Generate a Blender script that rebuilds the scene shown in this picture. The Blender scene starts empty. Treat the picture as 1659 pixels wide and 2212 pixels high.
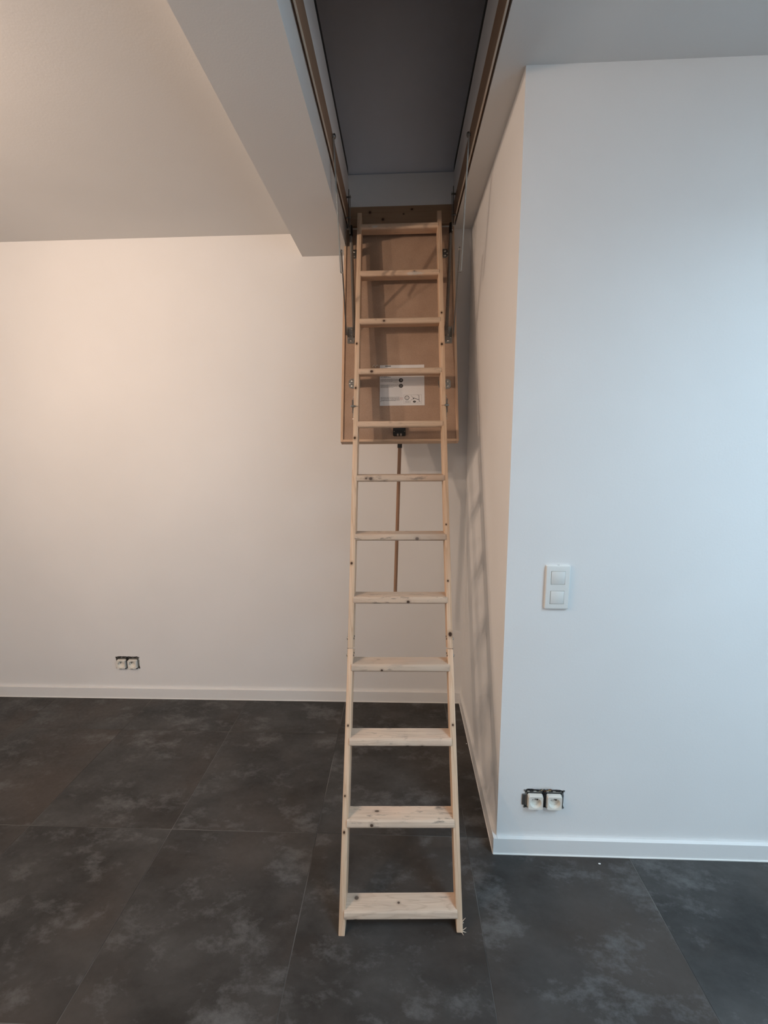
import bpy, bmesh, math, random
from mathutils import Matrix, Vector

SC = bpy.context.scene
COL = SC.collection
random.seed(7)

# ------------------------------------------------------------------ camera
CAM_H = 1.55588
cd = bpy.data.cameras.new('camera')
cam = bpy.data.objects.new('camera', cd)
COL.objects.link(cam)
R_ = (0.99923753, 0.03805933, -0.0087091)
U_ = (0.00248652, 0.1605765, 0.98702027)
F_ = (-0.03896381, 0.98628935, -0.16035943)
cam.matrix_world = Matrix(((R_[0], U_[0], -F_[0], 0), (R_[1], U_[1], -F_[1], 0),
                           (R_[2], U_[2], -F_[2], CAM_H), (0, 0, 0, 1)))
cd.sensor_fit = 'VERTICAL'
cd.sensor_height = 36.0
cd.lens = 15.0911
cd.clip_start = 0.02
SC.camera = cam

# ------------------------------------------------------------------ world, lights, exposure
world = bpy.data.worlds.new('world')
SC.world = world
world.use_nodes = True
bg = world.node_tree.nodes['Background']
bg.inputs[0].default_value = (0.55, 0.72, 1.0, 1)
bg.inputs[1].default_value = 0.6

SC.view_settings.view_transform = 'Standard'
SC.view_settings.look = 'None'
SC.view_settings.exposure = 0.05
SC.view_settings.gamma = 1.0
SC.view_settings.use_curve_mapping = False

# three warm wall-washing lamps below the ceiling in the left half of the room, turned towards the back wall
for i, (x, y, z, w) in enumerate(((-2.00, 0.74, 2.22, 29), (-1.66, 0.48, 2.31, 31), (-1.88, 0.24, 2.28, 31))):
    ld = bpy.data.lights.new('warm_light', 'SPOT')
    ld.energy = w
    ld.color = (1.0, 0.745, 0.57)
    ld.shadow_soft_size = 0.018
    ld.spot_size = math.radians(172)
    ld.spot_blend = 1.0
    lo = bpy.data.objects.new('warm_light', ld)
    lo.matrix_world = Matrix.Translation((x, y, z)) @ Vector((1.0, 1.75, -.55)).to_track_quat('-Z', 'Y').to_matrix().to_4x4()
    COL.objects.link(lo)

# added warm fill light, out of view, to even out the brightness of the walls
ld = bpy.data.lights.new('warm_light', 'POINT')
ld.energy = 42
ld.color = (1.0, 0.76, 0.60)
ld.shadow_soft_size = 0.15
lo = bpy.data.objects.new('warm_light', ld)
lo.location = (-2.7, -1.3, 2.2)
COL.objects.link(lo)


def daylight(name, sx, sy, energy, color, mtx):
    d = bpy.data.lights.new(name, 'AREA')
    d.shape = 'RECTANGLE'
    d.size, d.size_y = sx, sy
    d.energy = energy
    d.color = color
    o = bpy.data.objects.new(name, d)
    o.matrix_world = mtx
    COL.objects.link(o)


# roof window in the ceiling of the right half: light falls down its shaft
SKY = dict(x0=1.15, x1=2.55, y0=-.95, y1=.55, top=3.30)
daylight('skylight_daylight', SKY['x1'] - SKY['x0'], SKY['y1'] - SKY['y0'], 90, (0.55, 0.80, 1.0),
         Matrix.Translation(((SKY['x0'] + SKY['x1']) / 2, (SKY['y0'] + SKY['y1']) / 2, SKY['top'] - .03)))
# tall window in the right-hand wall
WIN = dict(y0=-2.3, y1=-0.9, z0=0.1, z1=2.1, x=3.2)
daylight('window_daylight', WIN['y1'] - WIN['y0'], WIN['z1'] - WIN['z0'], 29, (0.66, 0.85, 1.0),
         Matrix.Translation((WIN['x'] + .055, (WIN['y0'] + WIN['y1']) / 2, (WIN['z0'] + WIN['z1']) / 2)) @
         Matrix(((0, 0, 1, 0), (1, 0, 0, 0), (0, 1, 0, 0), (0, 0, 0, 1))))

# ------------------------------------------------------------------ dimensions of the place
YB = 2.3967      # back wall
XR = 0.3631      # side of the projecting wall on the right
YF = 1.4379      # front of the projecting wall
C = 2.6210       # ceiling
BX0, BX1, BZ = -0.5077, -0.2683, 2.5116   # boxed beam
HX0, HX1 = -0.253, 0.262                   # hatch opening
HY0, HY1 = 1.10, 2.335
TOPZ = 2.850     # upper side of the ceiling


# ------------------------------------------------------------------ materials
def mat(name, base=(.8, .8, .8), rough=.6, metal=0.0, spec=.5):
    m = bpy.data.materials.new(name)
    m.use_nodes = True
    b = m.node_tree.nodes['Principled BSDF']
    b.inputs['Base Color'].default_value = (*base, 1)
    b.inputs['Roughness'].default_value = rough
    b.inputs['Metallic'].default_value = metal
    b.inputs['Specular IOR Level'].default_value = spec
    return m


class NT:
    def __init__(s, m):
        s.t = m.node_tree
        s.b = s.t.nodes['Principled BSDF']

    def n(s, kind, **kw):
        nd = s.t.nodes.new('ShaderNode' + kind)
        for k, v in kw.items():
            if k.startswith('i_'):
                key = k[2:]
                key = int(key) if key.isdigit() else key.replace('_', ' ')
                nd.inputs[key].default_value = v
            else:
                setattr(nd, k, v)
        return nd

    def l(s, a, b):
        s.t.links.new(a, b)

    def ramp(s, fac, stops):
        r = s.n('ValToRGB')
        e = r.color_ramp.elements
        while len(e) < len(stops):
            e.new(0.5)
        for el, (p, c) in zip(e, stops):
            el.position = p
            el.color = (c, c, c, 1) if isinstance(c, (int, float)) else (*c, 1)
        s.l(fac, r.inputs[0])
        return r.outputs[0]

    def mix(s, fac, a, b, mode='MIX'):
        m = s.n('Mix', data_type='RGBA', blend_type=mode)
        for sock, v in ((m.inputs[0], fac), (m.inputs[6], a), (m.inputs[7], b)):
            if hasattr(v, 'links'):
                s.l(v, sock)
            elif isinstance(v, (int, float)):
                sock.default_value = v
            else:
                sock.default_value = (*v, 1)
        return m.outputs[2]

    def math(s, op, a, b=None):
        m = s.n('Math', operation=op)
        m.use_clamp = False
        for sock, v in ((m.inputs[0], a), (m.inputs[1], b)):
            if v is None:
                continue
            if hasattr(v, 'links'):
                s.l(v, sock)
            else:
                sock.default_value = v
        return m.outputs[0]


def plaster(name, base, bump=.02, rough=.75):
    m = mat(name, base, rough, spec=.25)
    t = NT(m)
    g = t.n('NewGeometry')
    big = t.n('TexNoise', i_Scale=1.7, i_Detail=3.0)
    t.l(g.outputs['Position'], big.inputs['Vector'])
    c = t.mix(t.ramp(big.outputs[0], [(.3, 0.0), (.7, 1.0)]), [v * .97 for v in base], [min(1, v * 1.02) for v in base])
    t.l(c, t.b.inputs['Base Color'])
    fine = t.n('TexNoise', i_Scale=170.0, i_Detail=3.0)
    t.l(g.outputs['Position'], fine.inputs['Vector'])
    bp = t.n('Bump', i_Strength=bump * 3, i_Distance=.004)
    t.l(fine.outputs[0], bp.inputs['Height'])
    t.l(bp.outputs[0], t.b.inputs['Normal'])
    return m


def tile_mat():
    m = mat('dark_stone_tile', (.05, .05, .05), .45, spec=.4)
    t = NT(m)
    g = t.n('NewGeometry')
    oi = t.n('ObjectInfo')
    off = t.n('VectorMath', operation='SCALE')
    cmb = t.n('CombineXYZ')
    t.l(oi.outputs['Random'], cmb.inputs[0])
    t.l(oi.outputs['Random'], cmb.inputs[2])
    t.l(cmb.outputs[0], off.inputs[0])
    off.inputs['Scale'].default_value = 37.0
    add = t.n('VectorMath', operation='ADD')
    t.l(g.outputs['Position'], add.inputs[0])
    t.l(off.outputs[0], add.inputs[1])
    mp = t.n('Mapping', i_Rotation=(0, 0, .55), i_Scale=(1.0, 1.7, 1.0))
    t.l(add.outputs[0], mp.inputs[0])
    cloud = t.n('TexNoise', i_Scale=3.0, i_Detail=9.0, i_Roughness=.66, i_Distortion=.12)
    t.l(mp.outputs[0], cloud.inputs['Vector'])
    tint = t.n('TexNoise', i_Scale=2.1, i_Detail=4.0)
    t.l(add.outputs[0], tint.inputs['Vector'])
    wisp = t.n('TexNoise', i_Scale=5.2, i_Detail=10.0, i_Roughness=.74, i_Distortion=.1)
    t.l(mp.outputs[0], wisp.inputs['Vector'])
    c1 = t.mix(t.ramp(cloud.outputs[0], [(.34, 0.0), (.68, 1.0)]), (.0205, .0198, .0192), (.066, .0645, .0625))
    c2 = t.mix(t.math('MULTIPLY', t.ramp(tint.outputs[0], [(.45, 0.0), (.7, 1.0)]), .55), c1, (.068, .050, .039))
    c3 = t.mix(t.math('MULTIPLY', t.ramp(wisp.outputs[0], [(.52, 0.0), (.70, 1.0)]), .8), c2, (.145, .145, .145))
    t.l(c3, t.b.inputs['Base Color'])
    fine = t.n('TexNoise', i_Scale=60.0, i_Detail=5.0)
    t.l(g.outputs['Position'], fine.inputs['Vector'])
    t.l(t.ramp(fine.outputs[0], [(.3, .40), (.7, .56)]), t.b.inputs['Roughness'])
    bp = t.n('Bump', i_Strength=.12, i_Distance=.001)
    t.l(fine.outputs[0], bp.inputs['Height'])
    t.l(bp.outputs[0], t.b.inputs['Normal'])
    return m


def wood(name, light, dark, knots=(), scuff=0.0, paint=(), rough=.6, ring=1.0, amt=1.0):
    """Softwood with its grain along the object's own X axis. knots: (x, y, z, radius, stretch) in object coordinates."""
    m = mat(name, light, rough, spec=.25)
    t = NT(m)
    tc = t.n('TexCoord')
    oi = t.n('ObjectInfo')
    cmb = t.n('CombineXYZ')
    for k in range(3):
        t.l(oi.outputs['Random'], cmb.inputs[k])
    off = t.n('VectorMath', operation='SCALE')
    t.l(cmb.outputs[0], off.inputs[0])
    off.inputs['Scale'].default_value = 23.0
    add = t.n('VectorMath', operation='ADD')
    t.l(tc.outputs['Object'], add.inputs[0])
    t.l(off.outputs[0], add.inputs[1])
    P = add.outputs[0]
    mp = t.n('Mapping', i_Scale=(1.6, 26.0 * ring, 26.0 * ring))
    t.l(P, mp.inputs[0])
    bend = t.n('TexNoise', i_Scale=1.0, i_Detail=2.5, i_Distortion=.7)
    t.l(mp.outputs[0], bend.inputs['Vector'])
    rings = t.math('FRACT', t.math('MULTIPLY', bend.outputs[0], 9.0))
    rr = t.ramp(rings, [(0.0, 0.15), (.55, .0), (.9, 1.0), (1.0, .2)])
    mp2 = t.n('Mapping', i_Scale=(6.0, 330.0, 330.0))
    t.l(P, mp2.inputs[0])
    fib = t.n('TexNoise', i_Scale=1.0, i_Detail=3.0)
    t.l(mp2.outputs[0], fib.inputs['Vector'])
    mp3 = t.n('Mapping', i_Scale=(2.0, 9.0, 9.0))
    t.l(P, mp3.inputs[0])
    tone = t.n('TexNoise', i_Scale=1.5, i_Detail=2.0)
    t.l(mp3.outputs[0], tone.inputs['Vector'])
    col = t.mix(t.math('MULTIPLY', rr, .45 * amt), light, dark)
    col = t.mix(t.math('MULTIPLY', t.ramp(fib.outputs[0], [(.35, 0.0), (.75, 1.0)]), .35 * amt), col, dark)
    col = t.mix(t.math('MULTIPLY', t.ramp(tone.outputs[0], [(.4, 0.0), (.65, 1.0)]), .35), col,
                [v * w for v, w in zip(light, (1.12, .93, .84))])
    for (kx, ky, kz, kr, st) in knots:
        sub = t.n('VectorMath', operation='SUBTRACT')
        t.l(tc.outputs['Object'], sub.inputs[0])
        sub.inputs[1].default_value = (kx, ky, kz)
        sc = t.n('VectorMath', operation='MULTIPLY')
        t.l(sub.outputs[0], sc.inputs[0])
        sc.inputs[1].default_value = (1 / (kr * st), 1 / kr, 1 / kr)
        ln = t.n('VectorMath', operation='LENGTH')
        t.l(sc.outputs[0], ln.inputs[0])
        halo = t.ramp(t.math('MULTIPLY', ln.outputs['Value'], .4), [(.3, .5), (.85, 0.0)])
        col = t.mix(halo, col, [v * .62 for v in dark])
        core = t.ramp(ln.outputs['Value'], [(.6, 1.0), (1.0, 0.0)])
        col = t.mix(core, col, (.055, .026, .014))
    if scuff:
        mp4 = t.n('Mapping', i_Scale=(17.0, 60.0, 60.0))
        t.l(P, mp4.inputs[0])
        sn = t.n('TexNoise', i_Scale=1.0, i_Detail=5.0, i_Roughness=.65)
        t.l(mp4.outputs[0], sn.inputs['Vector'])
        mp5 = t.n('Mapping', i_Scale=(5.0, 12.0, 12.0))
        t.l(P, mp5.inputs[0])
        sl = t.n('TexNoise', i_Scale=1.0, i_Detail=2.0)
        t.l(mp5.outputs[0], sl.inputs['Vector'])
        spot = t.math('MULTIPLY', t.ramp(sn.outputs[0], [(.55, 0.0), (.68, 1.0)]), t.ramp(sl.outputs[0], [(.42, 0.0), (.62, 1.0)]))
        col = t.mix(t.math('MULTIPLY', spot, scuff), col, (.13, .115, .10))
        grey = t.ramp(sl.outputs[0], [(.35, 1.0), (.6, 0.0)])
        col = t.mix(t.math('MULTIPLY', grey, scuff * .35), col, (.36, .31, .27))
    for (px, py, pz, pr, st) in paint:
        sub = t.n('VectorMath', operation='SUBTRACT')
        t.l(tc.outputs['Object'], sub.inputs[0])
        sub.inputs[1].default_value = (px, py, pz)
        sc = t.n('VectorMath', operation='MULTIPLY')
        t.l(sub.outputs[0], sc.inputs[0])
        sc.inputs[1].default_value = (1 / (pr * st), 1 / pr, 1 / pr)
        ln = t.n('VectorMath', operation='LENGTH')
        t.l(sc.outputs[0], ln.inputs[0])
        pn = t.n('TexNoise', i_Scale=140.0, i_Detail=4.0)
        t.l(tc.outputs['Object'], pn.inputs['Vector'])
        f = t.ramp(t.math('ADD', ln.outputs['Value'], t.math('MULTIPLY', pn.outputs[0], 1.5)), [(.80, 0.0), (1.0, 0.0)])
        mr = t.n('MapRange', i_1=1.75, i_2=1.35, i_3=0.0, i_4=.75)
        t.l(t.math('ADD', ln.outputs['Value'], t.math('MULTIPLY', pn.outputs[0], 1.5)), mr.inputs[0])
        col = t.mix(mr.outputs[0], col, (.62, .57, .52))
    t.l(col, t.b.inputs['Base Color'])
    bp = t.n('Bump', i_Strength=.15, i_Distance=.001)
    t.l(fib.outputs[0], bp.inputs['Height'])
    t.l(bp.outputs[0], t.b.inputs['Normal'])
    return m


def fibreboard():
    m = mat('brown_fibreboard', (.30, .19, .125), .55, spec=.3)
    t = NT(m)
    tc = t.n('TexCoord')
    n1 = t.n('TexNoise', i_Scale=7.0, i_Detail=5.0, i_Roughness=.6)
    t.l(tc.outputs['Object'], n1.inputs['Vector'])
    n2 = t.n('TexNoise', i_Scale=160.0, i_Detail=3.0)
    t.l(tc.outputs['Object'], n2.inputs['Vector'])
    c = t.mix(t.ramp(n1.outputs[0], [(.3, 0.0), (.7, 1.0)]), (.36, .245, .175), (.45, .315, .228))
    c = t.mix(t.math('MULTIPLY', t.ramp(n2.outputs[0], [(.4, 0.0), (.75, 1.0)]), .3), c, (.25, .16, .11))
    t.l(c, t.b.inputs['Base Color'])
    return m


M = {}
M['wall'] = plaster('white_plaster', (.80, .795, .785))
M['ceiling'] = plaster('white_ceiling_paint', (.76, .755, .745))
M['lining'] = mat('white_painted_board', (.82, .82, .83), .6)
M['attic'] = plaster('attic_board', (.64, .67, .74))
M['skirting'] = mat('white_skirting_lacquer', (.80, .80, .79), .4)
M['caulk'] = mat('white_sealant', (.86, .85, .82), .5)
M['tile'] = tile_mat()
M['grout'] = mat('grey_grout', (.17, .165, .155), .85)
gt = NT(M['grout'])
gg = gt.n('NewGeometry')
gn = gt.n('TexNoise', i_Scale=2.2, i_Detail=4.0)
gt.l(gg.outputs['Position'], gn.inputs['Vector'])
gt.l(gt.mix(gt.ramp(gn.outputs[0], [(.40, 0.0), (.60, 1.0)]), (.05, .049, .047), (.19, .185, .175)), gt.b.inputs['Base Color'])
M['switch'] = mat('white_switch_plastic', (.78, .78, .75), .35)
M['socket'] = mat('cream_socket_plastic', (.80, .77, .70), .4)
M['dark_gap'] = mat('dark_cavity', (.02, .02, .02), .8)
M['black'] = mat('black_plastic', (.012, .012, .012), .45)
M['rubber'] = mat('black_rubber_seal', (.015, .015, .017), .7)
M['steel'] = mat('zinc_plated_steel', (.42, .42, .40), .38, metal=1.0)
M['steel_dark'] = mat('dull_grey_steel', (.20, .19, .18), .45, metal=.9)
M['bolt'] = mat('bright_screw_head', (.62, .60, .56), .28, metal=1.0)
M['spring'] = mat('oiled_spring_steel', (.26, .245, .225), .42, metal=.8)
M['paper'] = mat('white_paper', (.74, .74, .74), .7)
M['ink'] = mat('grey_print', (.22, .22, .22), .8)
M['ink_dark'] = mat('black_print', (.03, .03, .03), .8)
M['ink_red'] = mat('red_print', (.50, .22, .20), .8)
M['board'] = fibreboard()
PINE_L, PINE_D = (.71, .54, .39), (.43, .27, .165)
M['rim'] = wood('pine_rim', (.64, .475, .345), (.44, .29, .185), knots=[(-.22, -.26, 0, .006, 1.3)])
M['pole'] = wood('beech_pole', (.33, .205, .135), (.21, .125, .08), ring=.6)
M['frame_wood'] = wood('brown_frame_wood', (.33, .225, .155), (.22, .14, .09))
M['strip_wood'] = wood('lit_strip_wood', (.60, .54, .46), (.48, .42, .35), amt=.5)  # frame wood made paler, as its underside catches light from below


# ------------------------------------------------------------------ mesh helpers
def bm_new():
    return bmesh.new()


def add_box(bm, lo, hi, mtx=None):
    vs = [bm.verts.new((x, y, z)) for x in (lo[0], hi[0]) for y in (lo[1], hi[1]) for z in (lo[2], hi[2])]
    if mtx is not None:
        for v in vs:
            v.co = mtx @ v.co
    for f in ((0, 1, 3, 2), (4, 6, 7, 5), (0, 4, 5, 1), (2, 3, 7, 6), (0, 2, 6, 4), (1, 5, 7, 3)):
        bm.faces.new([vs[i] for i in f])
    return vs


def add_prism(bm, pts, z0, z1, mtx=None):
    """Extrude a polygon of (x, y) from z0 to z1."""
    a = [bm.verts.new((x, y, z0)) for x, y in pts]
    b = [bm.verts.new((x, y, z1)) for x, y in pts]
    if mtx is not None:
        for v in a + b:
            v.co = mtx @ v.co
    n = len(pts)
    bm.faces.new(a[::-1])
    bm.faces.new(b)
    for i in range(n):
        bm.faces.new((a[i], a[(i + 1) % n], b[(i + 1) % n], b[i]))
    return a + b


def add_cyl(bm, p, q, r, seg=16, r2=None):
    p, q = Vector(p), Vector(q)
    d = (q - p).normalized()
    s = d.orthogonal().normalized()
    t = d.cross(s)
    r2 = r if r2 is None else r2
    A, B = [], []
    for i in range(seg):
        a = 2 * math.pi * i / seg
        v = s * math.cos(a) + t * math.sin(a)
        A.append(bm.verts.new(p + v * r))
        B.append(bm.verts.new(q + v * r2))
    bm.faces.new(A[::-1])
    bm.faces.new(B)
    for i in range(seg):
        bm.faces.new((A[i], A[(i + 1) % seg], B[(i + 1) % seg], B[i]))


def add_dome(bm, p, n, r, h, seg=12, rings=4):
    """A round screw head on the point p, bulging along n."""
    p, n = Vector(p), Vector(n).normalized()
    s = n.orthogonal().normalized()
    t = n.cross(s)
    prev = None
    for k in range(rings):
        a = (math.pi / 2) * k / rings
        rr, hh = r * math.cos(a), h * math.sin(a)
        ring = [bm.verts.new(p + (s * math.cos(2 * math.pi * i / seg) + t * math.sin(2 * math.pi * i / seg)) * rr + n * hh) for i in range(seg)]
        if prev:
            for i in range(seg):
                bm.faces.new((prev[i], prev[(i + 1) % seg], ring[(i + 1) % seg], ring[i]))
        else:
            bm.faces.new(ring[::-1])
        prev = ring
    top = bm.verts.new(p + n * h)
    for i in range(seg):
        bm.faces.new((prev[i], prev[(i + 1) % seg], top))


def add_tube(bm, pts, r, seg=8, closed=False):
    pts = [Vector(p) for p in pts]
    n = len(pts)
    prev = None
    ref = None
    for i, p in enumerate(pts):
        d = (pts[min(i + 1, n - 1)] - pts[max(i - 1, 0)]).normalized()
        if ref is None:
            ref = d.orthogonal().normalized()
        s = (ref - d * ref.dot(d)).normalized()
        ref = s
        t = d.cross(s)
        rr = r[i] if isinstance(r, (list, tuple)) else r
        ring = [bm.verts.new(p + (s * math.cos(2 * math.pi * k / seg) + t * math.sin(2 * math.pi * k / seg)) * rr) for k in range(seg)]
        if prev:
            for k in range(seg):
                bm.faces.new((prev[k], prev[(k + 1) % seg], ring[(k + 1) % seg], ring[k]))
        else:
            bm.faces.new(ring[::-1])
        prev = ring
    bm.faces.new(prev)


def bevel(bm, w, seg=2, edges=None):
    bmesh.ops.recalc_face_normals(bm, faces=bm.faces)
    es = edges if edges is not None else [e for e in bm.edges if len(e.link_faces) == 2 and e.calc_face_angle(0) > .5]
    bmesh.ops.bevel(bm, geom=es, offset=w, segments=seg, affect='EDGES', profile=.5)


def obj(name, bm, material, parent=None, mtx=None, smooth=False):
    bmesh.ops.recalc_face_normals(bm, faces=bm.faces)
    me = bpy.data.meshes.new(name)
    bm.to_mesh(me)
    bm.free()
    for m in (material if isinstance(material, (list, tuple)) else [material]):
        me.materials.append(m)
    if smooth:
        for p in me.polygons:
            p.use_smooth = True
        try:
            me.set_sharp_from_angle(angle=math.radians(38))
        except Exception:
            pass
    o = bpy.data.objects.new(name, me)
    COL.objects.link(o)
    place(o, parent, mtx)
    return o


def place(o, parent=None, mtx=None):
    if mtx is not None:
        o.matrix_basis = mtx
    if parent is not None:
        o.parent = parent
        o.matrix_parent_inverse = world_of(parent).inverted()


def world_of(o):
    m = o.matrix_basis.copy()
    if o.parent:
        m = world_of(o.parent) @ o.matrix_parent_inverse @ m
    return m


def thing(name, label, cat, loc, group=None):
    o = bpy.data.objects.new(name, None)
    COL.objects.link(o)
    o.location = loc
    o.empty_display_size = .1
    o.matrix_basis = Matrix.Translation(loc)
    tag(o, label, cat, group)
    return o


def tag(o, label, cat, group=None):
    o['label'] = label
    o['category'] = cat
    if group:
        o['group'] = group


def copy_obj(o, parent, delta):
    """A copy of a part (same mesh) moved by delta in the world."""
    c = o.copy()
    COL.objects.link(c)
    c.matrix_basis = Matrix.Translation(delta) @ o.matrix_basis
    c.parent = parent
    c.matrix_parent_inverse = world_of(parent).inverted()
    return c


def struct(name, bm, material, label=None, cat=None, parent=None):
    o = obj(name, bm, material, parent)
    if parent is None:
        o['kind'] = 'structure'
        if label:
            tag(o, label, cat)
    return o


def boxes(*bb):
    bm = bm_new()
    for lo, hi in bb:
        add_box(bm, lo, hi)
    return bm


# ------------------------------------------------------------------ room shell
RX0, RX1, RY0 = -4.6, 3.2, -2.6
floor = struct('floor', boxes(((RX0 - .2, RY0 - .2, -.12), (RX1 + .2, YB + .2, -.0012))), M['grout'],
               'dark grey stone tiled floor with thin pale joints', 'floor')
G = .6
X0, Y0 = -.3408, 1.4921
GAP = .0026
tile_me = None
for i in range(-8, 7):
    for j in range(-7, 2):
        cx, cy = X0 + G * (i + .5), Y0 + G * (j + .5)
        if cx - G / 2 > RX1 or cx + G / 2 < RX0 or cy - G / 2 > YB or cy + G / 2 < RY0:
            continue
        if cx - G / 2 > XR and cy - G / 2 > YF:
            continue
        if tile_me is None:
            bm = boxes(((-G / 2 + GAP / 2, -G / 2 + GAP / 2, -.0012), (G / 2 - GAP / 2, G / 2 - GAP / 2, 0)))
            bevel(bm, .0005, 1, [e for e in bm.edges if all(v.co.z > -.0005 for v in e.verts)])
            t0 = obj('tile', bm, M['tile'], floor, Matrix.Translation((cx, cy, 0)))
            tile_me = t0.data
        else:
            o = bpy.data.objects.new('tile', tile_me)
            COL.objects.link(o)
            place(o, floor, Matrix.Translation((cx, cy, 0)))

struct('wall_back', boxes(((RX0 - .2, YB, 0), (XR + .3, YB + .16, TOPZ))), M['wall'],
       'long white plastered back wall behind the ladder', 'wall')
struct('wall_side', boxes(((XR, YF + .0001, 0), (XR + .12, YB, C))), M['wall'],
       'narrow white wall turning the corner right of the ladder', 'wall')
struct('wall_right', boxes(((XR, YF, 0), (XR + .12, YF + .0001, C)), ((XR + .12, YF, 0), (RX1 + .2, YF + .12, C))), M['wall'],
       'white wall on the right with the switch and socket', 'wall')
struct('wall_left', boxes(((RX0 - .2, RY0, 0), (RX0, YB, C))), M['wall'], 'white wall at the far left end of the room', 'wall')
struct('wall_rear', boxes(((RX0 - .2, RY0 - .2, 0), (RX1 + .2, RY0, C))), M['wall'], 'white wall behind the viewpoint', 'wall')
w = WIN
struct('wall_window', boxes(((RX1, RY0, 0), (RX1 + .2, w['y0'], C)), ((RX1, w['y1'], 0), (RX1 + .2, YF, C)),
                            ((RX1, w['y0'], 0), (RX1 + .2, w['y1'], w['z0'])), ((RX1, w['y0'], w['z1']), (RX1 + .2, w['y1'], C))),
       M['wall'], 'white wall with the large window opening', 'wall')

# ceiling: a slab with the rectangular hatch opening left free
ox0, ox1, oy0, oy1 = HX0 - .0135, HX1 + .0145, HY0 - .02, HY1 + .02
struct('ceiling', boxes(((RX0 - .2, RY0 - .2, C), (ox0, YB, TOPZ)), ((ox1, RY0 - .2, C), (SKY['x0'], YB, TOPZ)), ((SKY['x1'], RY0 - .2, C), (RX1 + .2, YB, TOPZ)),
                        ((SKY['x0'], RY0 - .2, C), (SKY['x1'], SKY['y0'], TOPZ)), ((SKY['x0'], SKY['y1'], C), (SKY['x1'], YB, TOPZ)),
                        ((ox0, RY0 - .2, C), (ox1, oy0, TOPZ)), ((ox0, oy1, C), (ox1, YB, TOPZ))), M['ceiling'],
       'smooth white ceiling around the attic hatch', 'ceiling')
struct('ceiling_beam', boxes(((BX0, RY0, BZ), (BX1, YB, C))), M['ceiling'],
       'white boxed-in beam running along the ceiling left of the hatch', 'beam')


# shaft and pane of the roof window
k = SKY
sh = struct('window_2', boxes(((k['x0'] - .05, k['y0'] - .05, TOPZ), (k['x0'], k['y1'] + .05, k['top'])), ((k['x1'], k['y0'] - .05, TOPZ), (k['x1'] + .05, k['y1'] + .05, k['top'])),
                              ((k['x0'], k['y0'] - .05, TOPZ), (k['x1'], k['y0'], k['top'])), ((k['x0'], k['y1'], TOPZ), (k['x1'], k['y1'] + .05, k['top']))),
            M['ceiling'], 'white lined shaft of a roof window in the ceiling on the right', 'window')
gl = mat('window_glass', (1, 1, 1), .0)
gl.node_tree.nodes['Principled BSDF'].inputs['Transmission Weight'].default_value = 1.0
obj('pane', boxes(((k['x0'] - .05, k['y0'] - .05, k['top']), (k['x1'] + .05, k['y1'] + .05, k['top'] + .006))), gl, sh)


# skirting boards
def skirting(name, lo, hi, label):
    bm = boxes((lo, hi))
    top = [e for e in bm.edges if all(v.co.z > hi[2] - 1e-5 for v in e.verts)]
    bevel(bm, .0012, 2, top)
    return struct(name, bm, M['skirting'], label, 'skirting board')


SH, ST = .068, .0145
s = skirting('baseboard_back', (RX0, YB - ST, 0), (XR - ST, YB, SH), 'white skirting board along the back wall')
obj('sealant_bead', boxes(((RX0, YB - ST - .0025, 0), (XR - ST, YB - ST, .004))), M['caulk'], s)
s = skirting('baseboard_side', (XR - ST, YF - ST, 0), (XR, YB, SH), 'white skirting board receding along the side wall by the ladder')
obj('sealant_bead', boxes(((XR - ST - .002, YF - ST, 0), (XR - ST, YB - ST - .003, .003))), M['caulk'], s)
s = skirting('baseboard_right', (XR, YF - ST, 0), (RX1, YF, SH), 'white skirting board under the socket on the right wall')
obj('sealant_bead', boxes(((XR - ST, YF - ST - .0025, 0), (RX1, YF - ST, .004))), M['caulk'], s)

# window frame in the daylight opening
bm = bm_new()
for (a, b) in (((w['y0'], w['z0']), (w['y1'], w['z0'] + .06)), ((w['y0'], w['z1'] - .06), (w['y1'], w['z1'])),
               ((w['y0'], w['z0']), (w['y0'] + .06, w['z1'])), ((w['y1'] - .06, w['z0']), (w['y1'], w['z1'])),
               ((-1.63, w['z0']), (-1.57, w['z1']))):
    add_box(bm, (RX1 + .06, a[0], a[1]), (RX1 + .12, b[0], b[1]))
wf = struct('window_1', bm, M['skirting'], 'tall white framed window that lets in the daylight', 'window')
obj('pane', boxes(((RX1 + .085, w['y0'] + .05, w['z0'] + .05), (RX1 + .09, w['y1'] - .05, w['z1'] - .05))), gl, wf)

# ------------------------------------------------------------------ attic above the hatch
AX0, AX1, AY0, AY1 = -.85, .85, -1.0, 2.95
bm = bm_new()
add_box(bm, (AX0 - .1, AY0, TOPZ), (AX0, AY1, 5.6))
add_box(bm, (AX1, AY0, TOPZ), (AX1 + .1, AY1, 5.6))
add_box(bm, (AX0 - .1, AY0 - .1, TOPZ), (AX1 + .1, AY0, 5.6))
struct('wall_attic', bm, M['attic'], 'dim boarded attic walls seen through the hatch', 'wall')
bm = bm_new()
add_prism(bm, [(HY1 + .0195, TOPZ), (HY1 + .16, TOPZ + .03), (AY0, 5.55), (AY0, 5.40)], AX0 - .1, AX1 + .1,
          Matrix(((0, 0, 1, 0), (1, 0, 0, 0), (0, 1, 0, 0), (0, 0, 0, 1))))
struct('ceiling_attic', bm, M['attic'], 'sloping dark attic roof boarding seen through the hatch', 'ceiling')
struct('floor_attic', boxes(((AX0 - .1, YB, TOPZ - .12), (AX1 + .1, AY1, TOPZ - .001))), M['attic'],
       'boarded attic floor beyond the hatch', 'floor')

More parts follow.
